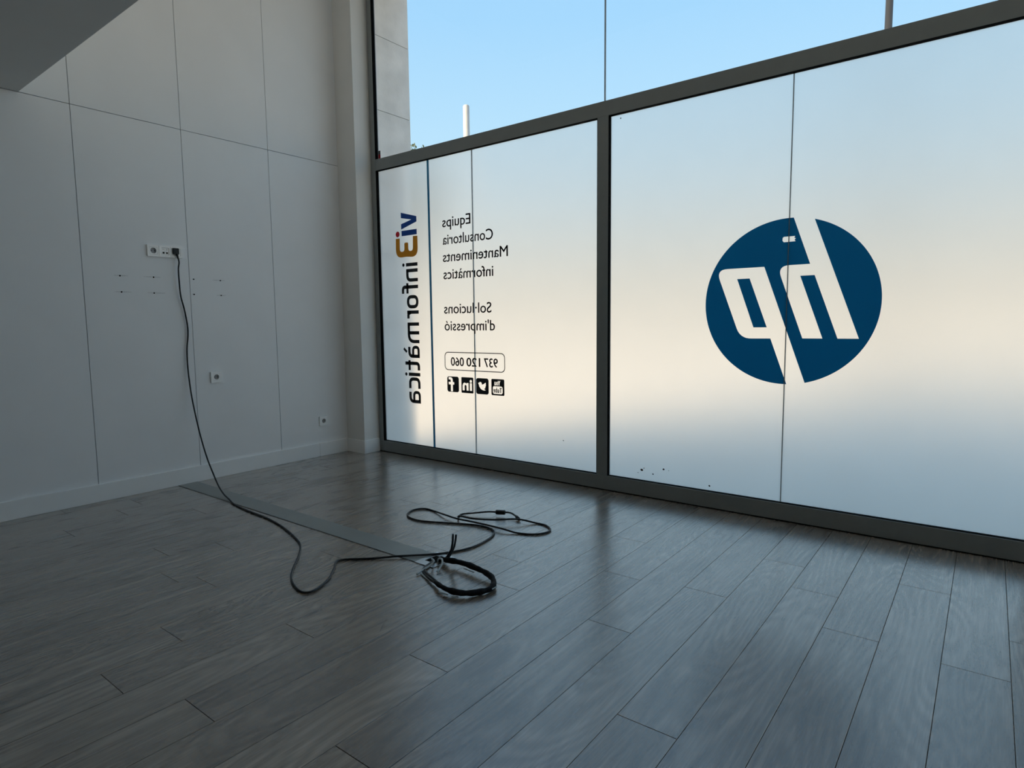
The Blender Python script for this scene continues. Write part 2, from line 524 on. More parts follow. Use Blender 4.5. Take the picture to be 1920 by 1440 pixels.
bb = tag(box('baseboard_left', (0.0, YB, 0.0), (0.006, -0.188, 0.10), M_gap), 'white baseboard along the foot of the panelled left wall', 'baseboard', kind='structure')
for y0, y1 in ((YB, -2.9), (-2.899, -0.4885), (-0.4875, -0.202)):
    box('baseboard_length', (0.0, y0, 0.0), (0.014, y1, 0.114), M_base, bb, bevel=0.002, seg=2)
bp_ = tag(box('baseboard_pilaster', (0.02, -0.194, 0.0), (0.239, -0.05, 0.10), M_gap), 'short white baseboard wrapping the corner pilaster beside the window', 'baseboard', kind='structure')
box('baseboard_length', (0.0, -0.202, 0.0), (0.249, -0.188, 0.114), M_base, bp_, bevel=0.002, seg=2)
box('baseboard_length', (0.235, -0.188, 0.0), (0.249, -0.030, 0.114), M_base, bp_, bevel=0.002, seg=2)

tag(box('wall_back', (-0.25, YB - 0.2, 0), (XR + 0.2, YB, ZC), M_paint), 'white rear wall behind the viewer', 'wall', kind='structure')
tag(box('wall_right', (XR, YB, 0), (XR + 0.2, 0.1, ZC), M_paint), 'white right-hand wall at the far end of the glass front', 'wall', kind='structure')
tag(box('ceiling_upper', (-0.25, -2.60, ZC), (XR + 0.2, 0.25, ZC + 0.3), M_ceil), 'high white ceiling above the tall glass front', 'ceiling', kind='structure')
tag(box('ceiling', (0.0, YB, ZJ), (XR, -2.392, ZJ + 0.30), M_ceil, bevel=0.003), 'grey low ceiling with a straight front edge, upper left corner', 'ceiling', kind='structure')
tag(box('wall_mezzanine', (0.0, -2.60, ZJ + 0.30), (XR, -2.50, ZC), M_paint), 'white wall closing the space above the low ceiling', 'wall', kind='structure')

# ------------------------------------------------------------------ glass front
win = empty('window_1', (0, 0, 0))
tag(win, 'tall grey framed glass front with frosted lower panes and clear upper panes', 'window', kind='structure')
FY0, FY1 = -0.028, 0.016
ZR, ZT0, ZT1, ZH = 0.098, 2.410, 2.503, 4.02
MX = [(0.244, 0.296), (2.440, 2.520), (4.690, 4.770), (6.90, XR)]
box('jamb', (MX[0][0], FY0, 0.0), (MX[0][1], FY1, ZC), M_frame, win, bevel=0.0015)
box('jamb', (MX[3][0], FY0, 0.0), (MX[3][1], FY1, ZC), M_frame, win, bevel=0.0015)
for x0, x1 in MX[1:3]:
    box('mullion', (x0, FY0, ZR), (x1, FY1, ZT0), M_frame, win, bevel=0.0015)
box('transom', (MX[0][1], FY0, ZT0), (MX[3][0], FY1, ZT1), M_frame, win, bevel=0.0015)
box('bottom_rail', (MX[0][1], FY0, 0.004), (MX[3][0], FY1, ZR), M_frame, win, bevel=0.0015)
box('floor_seal', (MX[0][0], FY0 - 0.004, -0.004), (MX[3][0], FY0 + 0.002, 0.004), M_gasket, win)
box('head_rail', (MX[0][1], FY0, ZH), (MX[3][0], FY1, ZC), M_frame, win, bevel=0.0015)
SEAM = [1.348, 3.605, 5.835]
films = []
for i in range(3):
    x0, x1 = MX[i][1], MX[i+1][0]
    # rubber gasket lining the opening
    for nm, a, c in (('gasket', (x0, FY0 + 0.002, ZR), (x0 + 0.0025, 0.004, ZT0)), ('gasket', (x1 - 0.0025, FY0 + 0.002, ZR), (x1, 0.004, ZT0)),
                     ('gasket', (x0, FY0 + 0.002, ZT0 - 0.0025), (x1, 0.004, ZT0)), ('gasket', (x0, FY0 + 0.006, ZR), (x1, 0.004, ZR + 0.0025))):
        box(nm, a, c, M_gasket, win)
    s = SEAM[i]
    for a, c in ((x0, s - 0.0018), (s + 0.0018, x1)):
        box('glass_pane', (a, 0.004, ZR), (c, 0.012, ZT0), M_glass, win)
        me = bpy.data.meshes.new('privacy_film')
        me.from_pydata([(a, 0.0025, ZR), (c, 0.0025, ZR), (c, 0.0025, ZT0), (a, 0.0025, ZT0)], [], [(0, 1, 2, 3)])
        films.append(link('privacy_film', me, M_film, win))
    box('silicone_joint', (s - 0.0018, -0.0004, ZR), (s + 0.0018, 0.012, ZT0), M_seam, win)
US = [2.475, 4.680]
ux = [MX[0][1]] + US + [MX[3][0]]
for a, c in zip(ux, ux[1:]):
    box('glass_pane', (a + 0.0015, 0.004, ZT1), (c - 0.0015, 0.012, ZH), M_glass, win)
for s in US:
    box('silicone_joint', (s - 0.0028, 0.002, ZT1), (s + 0.0028, 0.014, ZH), M_seam, win)
box('gasket', (MX[0][1], FY0 + 0.002, ZT1), (MX[0][1] + 0.004, 0.004, ZH), M_gasket, win)
for x, z, r in ((2.731,0.144,0.003),(2.757,0.165,0.0075),(2.772,0.178,0.003),(2.835,0.148,0.0042),(2.906,0.189,0.0055),(2.94,0.185,0.002),(3.200,0.128,0.005),(2.158,0.292,0.004),(2.59,2.385,0.004)):
    d = lathe('dirt_speck', [(0.0, 0.0), (r, 0.0), (r*0.8, -0.0006), (0.0, -0.0008)], M_smut, win, 9, axis='Y')
    d.location = (x, 0.0018, z); d.scale = (1, 1, random.uniform(1, 1.4)); d.rotation_euler = (0, random.uniform(0, 3), 0)

# ------------------------------------------------------------------ window graphics (they read from the street, so mirrored indoors)
YD = 0.0019                              # just in front of the film
def dec(u, v, w): return (u, YD - w, v)
TH = 0.0004

# round logo
CX, CZ, CR = 3.6047, 1.2136, 0.4495
def arc_pts(a0, a1, n=60):
    return [(CX + CR*math.cos(math.radians(a0 + (a1-a0)*k/n)), CZ + CR*math.sin(math.radians(a0 + (a1-a0)*k/n))) for k in range(n+1)]
def ang(x, z): return math.degrees(math.atan2(z - CZ, x - CX))
a_top_l = ang(3.627, 1.665); a_bot_l = ang(3.616, 0.764) % 360; a_bot_r = ang(3.709, 0.777) % 360; a_top_r = ang(3.732, 1.648)
p_out = [tuple(v) for v in rounded([(3.616, 0.764), (3.525, 1.015), (3.362, 1.014), (3.232, 1.411), (3.482, 1.411), (3.709, 0.777)], 0.075, n=8)]
# only the two outer corners of the bowl are round
def corner(a, b, c, r, n=8):
    a, b, c = Vector(a), Vector(b), Vector(c)
    s, e = b + (a-b).normalized()*r, b + (c-b).normalized()*r
    return [tuple(s*(1-k/n)**2 + b*2*(k/n)*(1-k/n) + e*(k/n)**2) for k in range(n+1)]
bowl_b, bowl_t = (3.360, 1.014), (3.213, 1.411)
outer = arc_pts(a_top_l, a_bot_l, 70)
outer += [(3.525, 1.015)] + corner((3.525, 1.015), bowl_b, bowl_t, 0.062) + corner(bowl_b, bowl_t, (3.482, 1.411), 0.066) + [(3.482, 1.411)]
outer += arc_pts(a_bot_r - 360, a_top_r, 70)
outer += [(3.960, 1.0165), (3.861, 1.0165), (3.740, 1.352), (3.669, 1.352), (3.789, 1.0165), (3.690, 1.0165)]
h_c = (3.549, 1.412)
outer += corner((3.690, 1.0165), h_c, (3.716, 1.412), 0.066) + [(3.716, 1.412)]
tear = [(3.574, 1.560), (3.580, 1.565), (3.638, 1.565), (3.632, 1.557), (3.641, 1.552), (3.634, 1.546), (3.640, 1.537), (3.580, 1.536), (3.573, 1.545)]
logo = empty('logo_decal', (CX, 0, CZ))
tag(logo, 'large round blue logo decal with two slanted letters cut out, on right frosted pane', 'decal')
o = link('logo_disc', plate_mesh('logo_disc', [[outer, tear]], dec, TH, False), M_blue, logo)
o.location = -logo.location
o = link('letter_counter', plate_mesh('letter_counter', [[[(3.335, 1.351), (3.404, 1.351), (3.504, 1.077), (3.432, 1.077)]]], dec, TH, False), M_blue, logo)
o.location = -logo.location

# vertical blue line
tag(link('stripe_decal', plate_mesh('stripe_decal', [[[(0.8815, ZR), (0.9045, ZR), (0.8995, ZT0), (0.8765, ZT0)]]], dec, TH, False), M_stripe),
    'thin vertical blue line decal running full height of left frosted pane', 'decal')

# company lettering, stroke by stroke: u runs down the glass, v points to the left of the picture
BX = 0.745
def lets(name, parent, shapes, material, z0):
    me = plate_mesh(name, shapes, lambda u, v, w: (BX - v, YD - w, z0 - u), TH, False)
    o = link(name, me, material, parent)
    o.location = -parent.location
    return o
HX, SW = 0.137, 0.0280
h = SW/2
def L_i(): return [[[(0, 0), (SW, 0), (SW, HX), (0, HX)]], [circ(h, 0.168, 0.0140, 18)]]
def L_n(W): return [stroke([(h, 0), (h, HX)], SW), stroke(rounded([(h, HX-h), (W-h, HX-h), (W-h, 0)], 0.06), SW)]
def L_m(W): return [stroke([(h, 0), (h, HX)], SW), stroke(rounded([(h, HX-h), (W-h, HX-h), (W-h, 0)], 0.06), SW), stroke([(W/2, 0), (W/2, HX-h)], SW)]
def L_o(W): return [stroke(rounded([(h, h), (W-h, h), (W-h, HX-h), (h, HX-h)], 0.045, True), SW, True)]
def L_r(W): return [stroke([(h, 0), (h, HX)], SW), stroke(rounded([(h, HX-0.045), (h+0.012, HX-h), (W, HX-h)], 0.03), SW)]
def L_f(W): return [stroke(rounded([(0.032, 0), (0.032, 0.195-h), (W, 0.195-h)], 0.045), SW), stroke([(0, HX-h+0.004), (W, HX-h+0.004)], SW*0.9)]
def L_t(W): return [stroke(rounded([(0.026, 0.176), (0.026, h), (W, h)], 0.045), SW), stroke([(0, HX-h+0.002), (W, HX-h+0.002)], SW*0.9)]
def L_c(W): return [stroke(rounded([(W, HX-h), (h, HX-h), (h, h), (W, h)], 0.05), SW)]
def L_a(W): return [stroke(rounded([(0.012, HX-h), (W-h, HX-h), (W-h, 0)], 0.045), SW),
                    stroke(rounded([(W-h, h*0.9), (h, h*0.9), (h, 0.078), (W-h, 0.078)], 0.030), SW*0.9)]
co = empty('company_lettering', (0.65, 0, 1.24))
tag(co, 'large vertical mirrored company name in navy, ochre and black letters, left frosted pane', 'lettering')
lets('letter_v', co, [[[(0.0, 0.183), (0.044, 0.183), (0.068, 0.060), (0.094, 0.183), (0.137, 0.183), (0.090, 0.0), (0.047, 0.0)]]], M_navy, 2.037)
li = lets('letter_i', co, [[[(0, 0), (0.043, 0), (0.043, 0.180), (0, 0.180)]]], M_navy, 1.888)
d = link('letter_dot', plate_mesh('letter_dot', [[circ(0.517, 1.864, 0.0235, 24)]], dec, TH, False), M_red, li)
tag(d, 'red dot of the letter')
three = [((0.000, 0.252), 0), ((0.160, 0.256), 0.075), ((0.156, 0.128), 0.012), ((0.166, -0.008), 0.078), ((-0.004, -0.006), 0), ((-0.006, 0.046), 0.006),
         ((0.112, 0.050), 0.026), ((0.112, 0.104), 0.026), ((0.040, 0.104), 0.014), ((0.040, 0.150), 0.014), ((0.112, 0.150), 0.026), ((0.112, 0.206), 0.026), ((0.000, 0.204), 0)]
loop3 = []
for i, (p, r) in enumerate(three):
    loop3 += [p] if r == 0 else corner(three[i-1][0], p, three[(i+1) % len(three)][0], r, 7)
lets('numeral_three', co, [[loop3]], M_amber, 1.829)
for nm, shp, z0 in (('letter_i', L_i(), 1.621), ('letter_n', L_n(0.106), 1.572), ('letter_f', L_f(0.086), 1.456), ('letter_o', L_o(0.110), 1.356),
                    ('letter_r', L_r(0.066), 1.229), ('letter_m', L_m(0.173), 1.130),
                    ('letter_a', L_a(0.104) + [stroke([(0.026, 0.190), (0.056, 0.153)], 0.021)], 0.938), ('letter_t', L_t(0.084), 0.814),
                    ('letter_i', L_i(), 0.709), ('letter_c', L_c(0.094), 0.670), ('letter_a', L_a(0.106), 0.558)):
    lets(nm, co, shp, M_ink, z0)

# small lines of text, set in the built-in font
def font_mesh(body, bold=0.0):
    cu = bpy.data.curves.new('text', 'FONT')
    cu.body = body; cu.size = 1.0; cu.resolution_u = 4; cu.offset = bold; cu.fill_mode = 'FRONT'
    ob = bpy.data.objects.new('text', cu)
    COL.objects.link(ob)
    dg = bpy.context.evaluated_depsgraph_get()
    dg.update()
    me = bpy.data.meshes.new_from_object(ob.evaluated_get(dg))
    bpy.data.objects.remove(ob); bpy.data.curves.remove(cu)
    me.materials.clear()
    return me
CAP = max(v.co.y for v in font_mesh('E').vertices)
def text(name, body, parent, x_start, x_end, z_base, cap, material, bold=0.0):
    """one line of lettering; the strokes are widened by doubling the outline sideways"""
    me0 = font_mesh(body)
    vs = [tuple(v.co) for v in me0.vertices]; fs = [tuple(p.vertices) for p in me0.polygons]
    bpy.data.meshes.remove(me0)
    V, F = [], []
    for du, dv in ((0, 0), (bold, 0), (-bold, 0), (0, bold*0.6), (0, -bold*0.6)) if bold else ((0, 0),):
        n = len(V)
        V += [(x + du, y + dv) for x, y, z in vs]; F += [tuple(i + n for i in f) for f in fs]
    u0, u1 = min(v[0] for v in V), max(v[0] for v in V)
    me = bpy.data.meshes.new(name)
    me.from_pydata([(x_start + (u - u0)/(u1 - u0)*(x_end - x_start), YD - TH, z_base + v*cap/CAP) for u, v in V], [], F)
    o = link(name, me, material, parent)
    o.location = -parent.location
    return o
sv = empty('services_lettering', (1.3, 0, 1.5))
tag(sv, 'six lines of small black mirrored lettering listing services, left frosted pane', 'lettering')
for body, xs, xe, zb in (('Equips', 1.328, 1.033, 1.871), ('Consultoria', 1.546, 1.034, 1.736), ('Manteniments', 1.684, 1.033, 1.602),
                         ('inform\u00e0tics', 1.545, 1.035, 1.467), ('Sol\u00b7lucions', 1.522, 1.034, 1.197), ("d'impressi\u00f3", 1.554, 1.036, 1.063)):
    text('text_line', body, sv, xs, xe, zb, 0.077, M_ink, 0.011)
ph = empty('phone_number_decal', (1.34, 0, 0.82))
tag(ph, 'mirrored phone number in a thin rounded outline above the four square icons', 'decal')
o = link('outline', plate_mesh('outline', [[rrect(1.029, 0.747, 1.645, 0.893, 0.036), rrect(1.0355, 0.7535, 1.6385, 0.8865, 0.030)]], dec, TH, False), M_ink, ph)
o.location = -ph.location
for body, xs, xe in (('937', 1.577, 1.440), ('120', 1.404, 1.262), ('060', 1.236, 1.096)):
    text('digits', body, ph, xs, xe, 0.784, 0.066, M_ink, 0.020)

# four social icons: black rounded squares with the sign cut out (u = 0..1 as read from the street)
def icon(x0, shapes, label, r=0.16, holes=()):
    ic = empty('social_icon', (x0 + 0.0625, 0, 0.635))
    tag(ic, label, 'icon', 'square icons under the phone number')
    f = lambda u, v, w: (x0 + 0.125*(1-u), YD - w, 0.573 + 0.124*v)
    me = plate_mesh('icon_plate', [[rrect(0, 0, 1, 1, r)] + list(holes)], f, TH, False)
    o = link('icon_plate', me, M_ink, ic); o.location = -ic.location
    if shapes:
        for sh in shapes:
            o2 = link('icon_sign', plate_mesh('icon_sign', [sh], f, TH, False), M_ink, ic); o2.location = -ic.location
    return ic
f_sign = [(0.52, 0.04), (0.70, 0.04), (0.70, 0.48), (0.87, 0.48), (0.89, 0.64), (0.70, 0.64), (0.70, 0.74), (0.74, 0.80), (0.88, 0.80), (0.88, 0.95), (0.68, 0.95), (0.57, 0.90), (0.52, 0.78), (0.52, 0.64), (0.40, 0.64), (0.40, 0.48), (0.52, 0.48)]
icon(1.053, [], 'black square icon with one letter cut out, nearest the blue line', 0.15, [f_sign])
in_i = [(0.12, 0.16), (0.30, 0.16), (0.30, 0.64), (0.12, 0.64)]
in_n = [(0.40, 0.16), (0.57, 0.16), (0.57, 0.44), (0.62, 0.51), (0.69, 0.51), (0.73, 0.44), (0.73, 0.16), (0.90, 0.16), (0.90, 0.48), (0.84, 0.61), (0.74, 0.66), (0.64, 0.63), (0.57, 0.58), (0.57, 0.64), (0.40, 0.64)]
icon(1.205, [], 'black square icon with two letters cut out, left of the glass joint', 0.06, [in_i, circ(0.21, 0.76, 0.095, 16), in_n])
bird = [(0.22, 0.27), (0.36, 0.24), (0.52, 0.27), (0.66, 0.36), (0.75, 0.48), (0.80, 0.62), (0.86, 0.70), (0.78, 0.70), (0.72, 0.76), (0.62, 0.76), (0.55, 0.70), (0.54, 0.60),
        (0.42, 0.63), (0.30, 0.70), (0.23, 0.74), (0.21, 0.64), (0.25, 0.58), (0.20, 0.58), (0.24, 0.50), (0.29, 0.46), (0.24, 0.44), (0.31, 0.37), (0.36, 0.34), (0.30, 0.29)]
icon(1.359, [], 'black square icon with a bird silhouette cut out', 0.15, [bird[::-1]])
yt_box = rrect(0.13, 0.09, 0.89, 0.56, 0.12)
Y_ = [(0.30, 0.90), (0.36, 0.90), (0.40, 0.80), (0.44, 0.90), (0.50, 0.90), (0.43, 0.74), (0.43, 0.62), (0.37, 0.62), (0.37, 0.74)]
o_ring = rrect(0.485, 0.62, 0.595, 0.83, 0.04, 4)
u_ = [(0.62, 0.83), (0.67, 0.83), (0.67, 0.68), (0.705, 0.68), (0.705, 0.83), (0.755, 0.83), (0.755, 0.62), (0.65, 0.62), (0.62, 0.65)]
T_ = [[(0.19, 0.47), (0.19, 0.42), (0.25, 0.42), (0.25, 0.17), (0.31, 0.17), (0.31, 0.42), (0.37, 0.42), (0.37, 0.47)]]
U2 = [[(0.385, 0.38), (0.44, 0.38), (0.44, 0.225), (0.475, 0.225), (0.475, 0.38), (0.53, 0.38), (0.53, 0.17), (0.41, 0.17), (0.385, 0.20)]]
b_ = [[(0.56, 0.17), (0.67, 0.17), (0.69, 0.20), (0.69, 0.35), (0.67, 0.38), (0.61, 0.38), (0.61, 0.47), (0.56, 0.47)], [(0.61, 0.33), (0.64, 0.33), (0.64, 0.22), (0.61, 0.22)]]
e_ = [[(0.72, 0.20), (0.74, 0.17), (0.83, 0.17), (0.83, 0.215), (0.77, 0.215), (0.77, 0.255), (0.84, 0.255), (0.84, 0.35), (0.82, 0.38), (0.74, 0.38), (0.72, 0.35)], [(0.77, 0.30), (0.77, 0.34), (0.795, 0.34), (0.795, 0.30)]]
o_in = [[rr for rr in rrect(0.525, 0.67, 0.555, 0.78, 0.012, 3)]]
icon(1.511, [o_in, T_, U2, b_, e_], 'black square icon with two tiny words cut out, farthest from the blue line', 0.08, [yt_box, Y_, o_ring, u_])

# small alarm sticker in the lower corner of the clear pane
st = empty('window_sticker', (0.311, 0, 2.54))
tag(st, 'tiny dark red sticker in the lower corner of the clear upper pane', 'sticker')
for nm, z0, z1, mt in (('sticker_band', 2.508, 2.548, M_red), ('sticker_top', 2.548, 2.578, M_smut)):
    me = plate_mesh(nm, [[rrect(0.3035, z0, 0.3300, z1, 0.002, 2)]], lambda u, v, w: (u, 0.0036 - w, v), 0.0003)
    o = link(nm, me, mt, st); o.location = -st.location

# ------------------------------------------------------------------ sockets on the panelled wall (x = 0, facing +x)
def schuko(parent, yc, zc, x0):
    """round recessed outlet insert on a square module"""
    to3 = lambda u, v, w: (x0 + w, yc + u, zc + v)
    ins = link('outlet_insert', plate_mesh('outlet_insert', [[rrect(-0.0235, -0.0235, 0.0235, 0.0235, 0.003), circ(0, 0, 0.0192)]], to3, 0.0095), M_white, parent)
    ins.location = -parent.location
    well = lathe('outlet_well', [(0.0, 0.0006), (0.0188, 0.0006), (0.0191, 0.0012), (0.0, 0.0012)], M_well, ins, 28, axis='X')
    well.location = (x0, yc, zc)
    for dy in (-0.0095, 0.0095):
        p = lathe('pin_hole', [(0.0, 0.0012), (0.0030, 0.0012), (0.0030, 0.0016), (0.0, 0.0016)], M_hole, ins, 12, axis='X')
        p.location = (x0, yc + dy, zc)
    for dz in (-0.0172, 0.0172):
        cl = box('earth_clip', (x0 + 0.0012, yc - 0.0035, zc + dz - 0.0015), (x0 + 0.006, yc + 0.0035, zc + dz + 0.0015), M_brass)
        cl.parent = ins
    return ins
def frame_plate(parent, y0, z0, y1, z1, holes):
    to3 = lambda u, v, w: (0.0003 + w, u, v)
    me = plate_mesh('cover_frame', [[rrect(y0, z0, y1, z1, 0.004)] + holes], to3, 0.0110)
    o = link('cover_frame', me, M_white, parent); o.location = -parent.location
    md = o.modifiers.new('soft_edge', 'BEVEL'); md.width = 0.0018; md.segments = 2; md.limit_method = 'ANGLE'
    return o
def single_socket(y0, z0, label):
    w = 0.081
    t = empty('wall_socket', (0.0, y0 + w/2, z0))
    tag(t, label, 'socket', 'single sockets on the panelled wall')
    yc, zc = y0 + w/2, z0 + w/2
    frame_plate(t, y0, z0, y0 + w, z0 + w, [rrect(yc-0.0245, zc-0.0245, yc+0.0245, zc+0.0245, 0.003)])
    schuko(t, yc, zc, 0.0012)
single_socket(-1.3830, 0.7045, 'white single wall socket at knee height, right of hanging black cord')
single_socket(-0.4755, 0.2600, 'white single wall socket low by the corner pilaster, above the baseboard')
t3 = empty('socket_strip', (0.0, -1.6465, 1.587))
tag(t3, 'white three-gang socket plate high on wall with black plug in it', 'socket')
zc = 1.626
YC = [-1.7225, -1.6465, -1.5705]
frame_plate(t3, -1.7610, 1.5870, -1.5320, 1.6650, [rrect(a-0.0245, zc-0.0245, a+0.0245, zc+0.0245, 0.003) for a in YC])
schuko(t3, YC[0], zc, 0.0012)
box('blank_insert', (0.0012, YC[2]-0.0235, zc-0.0235), (0.0105, YC[2]+0.0235, zc+0.0235), M_white, t3, bevel=0.001)
for a in ((YC[0]+YC[1])/2, (YC[1]+YC[2])/2):
    box('module_rib', (0.0098, a - 0.0035, 1.590), (0.0130, a + 0.0035, 1.662), M_white, t3, bevel=0.001)
di = box('data_insert', (0.0012, YC[1]-0.0235, zc-0.0235), (0.0085, YC[1]+0.0235, zc+0.0235), M_white, t3, bevel=0.001)
for dy in (-0.011, 0.011):
    for dz in (-0.010, 0.012):
        box('data_port', (0.0086, YC[1]+dy-0.0065, zc+dz-0.0055), (0.0092, YC[1]+dy+0.0065, zc+dz+0.0055), M_hole if dz < 0 else M_brass).parent = di
        ob = di.children[-1]
        ob.location = Vector(ob.location) - Vector(di.location) - t3.location

# ------------------------------------------------------------------ black cord from the socket across the floor
HANG = [[0.0205,-1.5750,1.606],[0.030,-1.5690,1.560],[0.030,-1.576,1.510],[0.030,-1.576,1.429],[0.020,-1.567,1.327],[0.015,-1.546,1.236],[0.012,-1.530,1.124],
        [0.012,-1.531,1.049],[0.012,-1.543,0.956],[0.018,-1.548,0.824],[0.040,-1.547,0.655],[0.080,-1.546,0.506],[0.150,-1.551,0.351],[0.250,-1.564,0.214],
        [0.370,-1.585,0.119],[0.480,-1.609,0.058],[0.580,-1.628,0.024]]
LIE = [[0.680,-1.645],[0.803,-1.676],[1.033,-1.701],[1.217,-1.710],[1.403,-1.738],[1.620,-1.796],[1.770,-1.854],[1.909,-1.959],[2.007,-2.049],[2.107,-2.124],[2.208,-2.167],
       [2.277,-2.174],[2.295,-2.135],[2.248,-2.035],[2.170,-1.946],[2.105,-1.882],[2.122,-1.837],[2.214,-1.754],[2.304,-1.666],[2.397,-1.576],[2.457,-1.483],[2.500,-1.363],[2.492,-1.237],
       [2.462,-1.148],[2.411,-1.100],[2.330,-1.088],[2.229,-1.118],[2.109,-1.174],[1.985,-1.222],[1.887,-1.215],[1.827,-1.171],[1.802,-1.098],[1.842,-1.043],[1.924,-1.046],
       [2.052,-1.084],[2.150,-1.095],[2.251,-1.086],[2.363,-1.081],[2.467,-1.081],[2.558,-1.065],[2.645,-1.024],[2.677,-0.962],[2.664,-0.913],[2.604,-0.873],[2.538,-0.873],[2.452,-0.927],
       [2.346,-1.015],[2.241,-1.064],[2.153,-1.072],[2.113,-1.045],[2.096,-0.995]]
TAIL = [[2.150,-0.965,0.014],[2.220,-0.910,0.021],[2.283,-0.882,0.023],[2.342,-0.853,0.023],[2.397,-0.868,0.017]]
RC = 0.0050
pl_pts = []
for i, (x, y) in enumerate(LIE):
    z = RC + 0.0004
    if -1.67 < y < -1.52 and x < 2.53: z = RC + 0.0046            # over the cover plate
    if 34 <= i <= 38 or 45 <= i <= 48: z = RC + (0.0102 if i < 40 else 0.0200)   # crossing its own loops
    pl_pts.append([x, y, z])
cord = empty('power_cord', (1.2, -1.6, 0.0))
tag(cord, 'long black cord hanging from the wall plug and looping across the floor', 'cord')
def under(parent, o):
    o.location = Vector(o.location) - parent.location
    return o
under(cord, tube('cable', HANG + pl_pts + TAIL, RC, M_cord, cord, sides=8, n=5))
pb = box('plug', (0.0125, -1.6010, 1.6100), (0.0250, -1.5600, 1.6530), M_cord, cord, bevel=0.003, seg=2)
sr = tube('strain_relief', [(0.0200, -1.575, 1.615), (0.0225, -1.5735, 1.600), (0.0270, -1.571, 1.580)], 0.0070, M_cord, pb, rad=lambda t: 1.2 - 0.4*t)
sr.location = -(pb.location + cord.location)
def along(name, a, b, r, material, parent, prof):
    a, b = Vector(a), Vector(b)
    d = (b - a)
    o = lathe(name, [(r*k, d.length*t) for t, k in prof], material, parent, 16)
    o.rotation_mode = 'QUATERNION'
    o.rotation_quaternion = d.to_track_quat('Z', 'Y')
    o.location = a - parent.location
    return o
along('ferrite_bead', (2.266, -0.890, 0.0225), (2.318, -0.866, 0.0235), 0.0135, M_cord, cord, [(0, 0), (0, 0.8), (0.08, 1), (0.92, 1), (1, 0.8), (1, 0)])
cn = along('connector', (2.392, -0.866, 0.018), (2.432, -0.886, 0.0095), 0.0085, M_cord, cord, [(0, 0), (0, 0.75), (0.25, 0.8), (0.35, 1.1), (1, 1.1), (1, 0)])
tip = lathe('connector_tip', [(0.0, 0.044), (0.0055, 0.044), (0.0055, 0.056), (0.0, 0.056)], M_zinc, cn, 12)

# ------------------------------------------------------------------ floor cover plate with cable outlet
cp = empty('cable_cover_plate', (1.27, -1.595, 0.0))
tag(cp, 'long flat grey metal cover strip on floor running out from the left wall', 'cover plate')
up3 = lambda u, v, w: (u, v, 0.0005 + w)
hole = [(2.428, -1.623), (2.494, -1.623), (2.494, -1.548), (2.428, -1.548)]
o = link('plate', plate_mesh('plate', [[[(0.016, -1.660), (2.400, -1.660), (2.400, -1.530), (0.016, -1.530)]]], up3, 0.0030), M_steel, cp); o.location = -cp.location
o = link('outlet_rim', plate_mesh('outlet_rim', [[[(2.402, -1.664), (2.523, -1.664), (2.523, -1.512), (2.402, -1.512)], hole]], up3, 0.0036), M_zinc, cp); o.location = -cp.location
o = link('opening_shade', plate_mesh('opening_shade', [[hole]], up3, 0.0004), M_dark, cp); o.location = -cp.location  # flat black sheet in place of the shaded depth of the hole

# ------------------------------------------------------------------ taped cable bundle coiled on the floor
bd = empty('cable_bundle', (2.70, -1.70, 0.0))
tag(bd, 'loop of thick black taped cable bundle with loose grey wire ends', 'cable')
LOOP = [[2.475,-1.590,0.004],[2.510,-1.595,0.020],[2.556,-1.604,0.028],[2.600,-1.592,0.028],[2.665,-1.592,0.030],[2.737,-1.601,0.030],[2.793,-1.609,0.027],[2.842,-1.625,0.022],[2.877,-1.657,0.017],[2.896,-1.700,0.0145],
        [2.887,-1.738,0.0145],[2.863,-1.781,0.016],[2.830,-1.812,0.019],[2.782,-1.827,0.022],[2.726,-1.819,0.022],[2.675,-1.801,0.020]]
under(bd, tube('taped_sleeve', LOOP, 0.0125, M_sleeve, bd, sides=10, n=5, rad=lambda t: 1.0 + 0.10*math.sin(t*47) + 0.06*math.sin(t*113) - (0.35*max(0, (t-0.85)/0.15))))
for pts, r, mt, nm in (
    ([[2.700,-1.808,0.024],[2.640,-1.780,0.021],[2.567,-1.745,0.015],[2.526,-1.719,0.012],[2.505,-1.690,0.010],[2.478,-1.612,0.006]], 0.0052, M_cord, 'wire'),
    ([[2.700,-1.808,0.016],[2.613,-1.777,0.012],[2.538,-1.737,0.008],[2.500,-1.700,0.007],[2.470,-1.615,0.005]], 0.0048, M_cord, 'wire'),
    ([[2.690,-1.800,0.012],[2.596,-1.771,0.006],[2.540,-1.750,0.005],[2.525,-1.742,0.005]], 0.0036, M_greyw, 'wire'),
    ([[2.480,-1.580,0.004],[2.518,-1.576,0.020],[2.543,-1.580,0.045],[2.567,-1.585,0.081],[2.580,-1.590,0.117],[2.588,-1.595,0.155]], 0.0050, M_slate, 'upright_wire'),
    ([[2.484,-1.584,0.004],[2.531,-1.577,0.022],[2.558,-1.580,0.052],[2.583,-1.585,0.090],[2.597,-1.590,0.124],[2.607,-1.595,0.156]], 0.0050, M_slate, 'upright_wire'),
    ([[2.482,-1.610,0.004],[2.494,-1.640,0.030],[2.512,-1.657,0.040],[2.529,-1.664,0.036],[2.526,-1.683,0.022],[2.521,-1.720,0.013],[2.523,-1.765,0.006]], 0.0045, M_greyw, 'pale_wire'),
    ([[2.488,-1.600,0.004],[2.520,-1.620,0.032],[2.548,-1.630,0.038],[2.565,-1.646,0.028],[2.572,-1.670,0.014],[2.577,-1.691,0.006]], 0.0045, M_greyw, 'pale_wire')):
    under(bd, tube(nm, pts, r, mt, bd, sides=8, n=6))
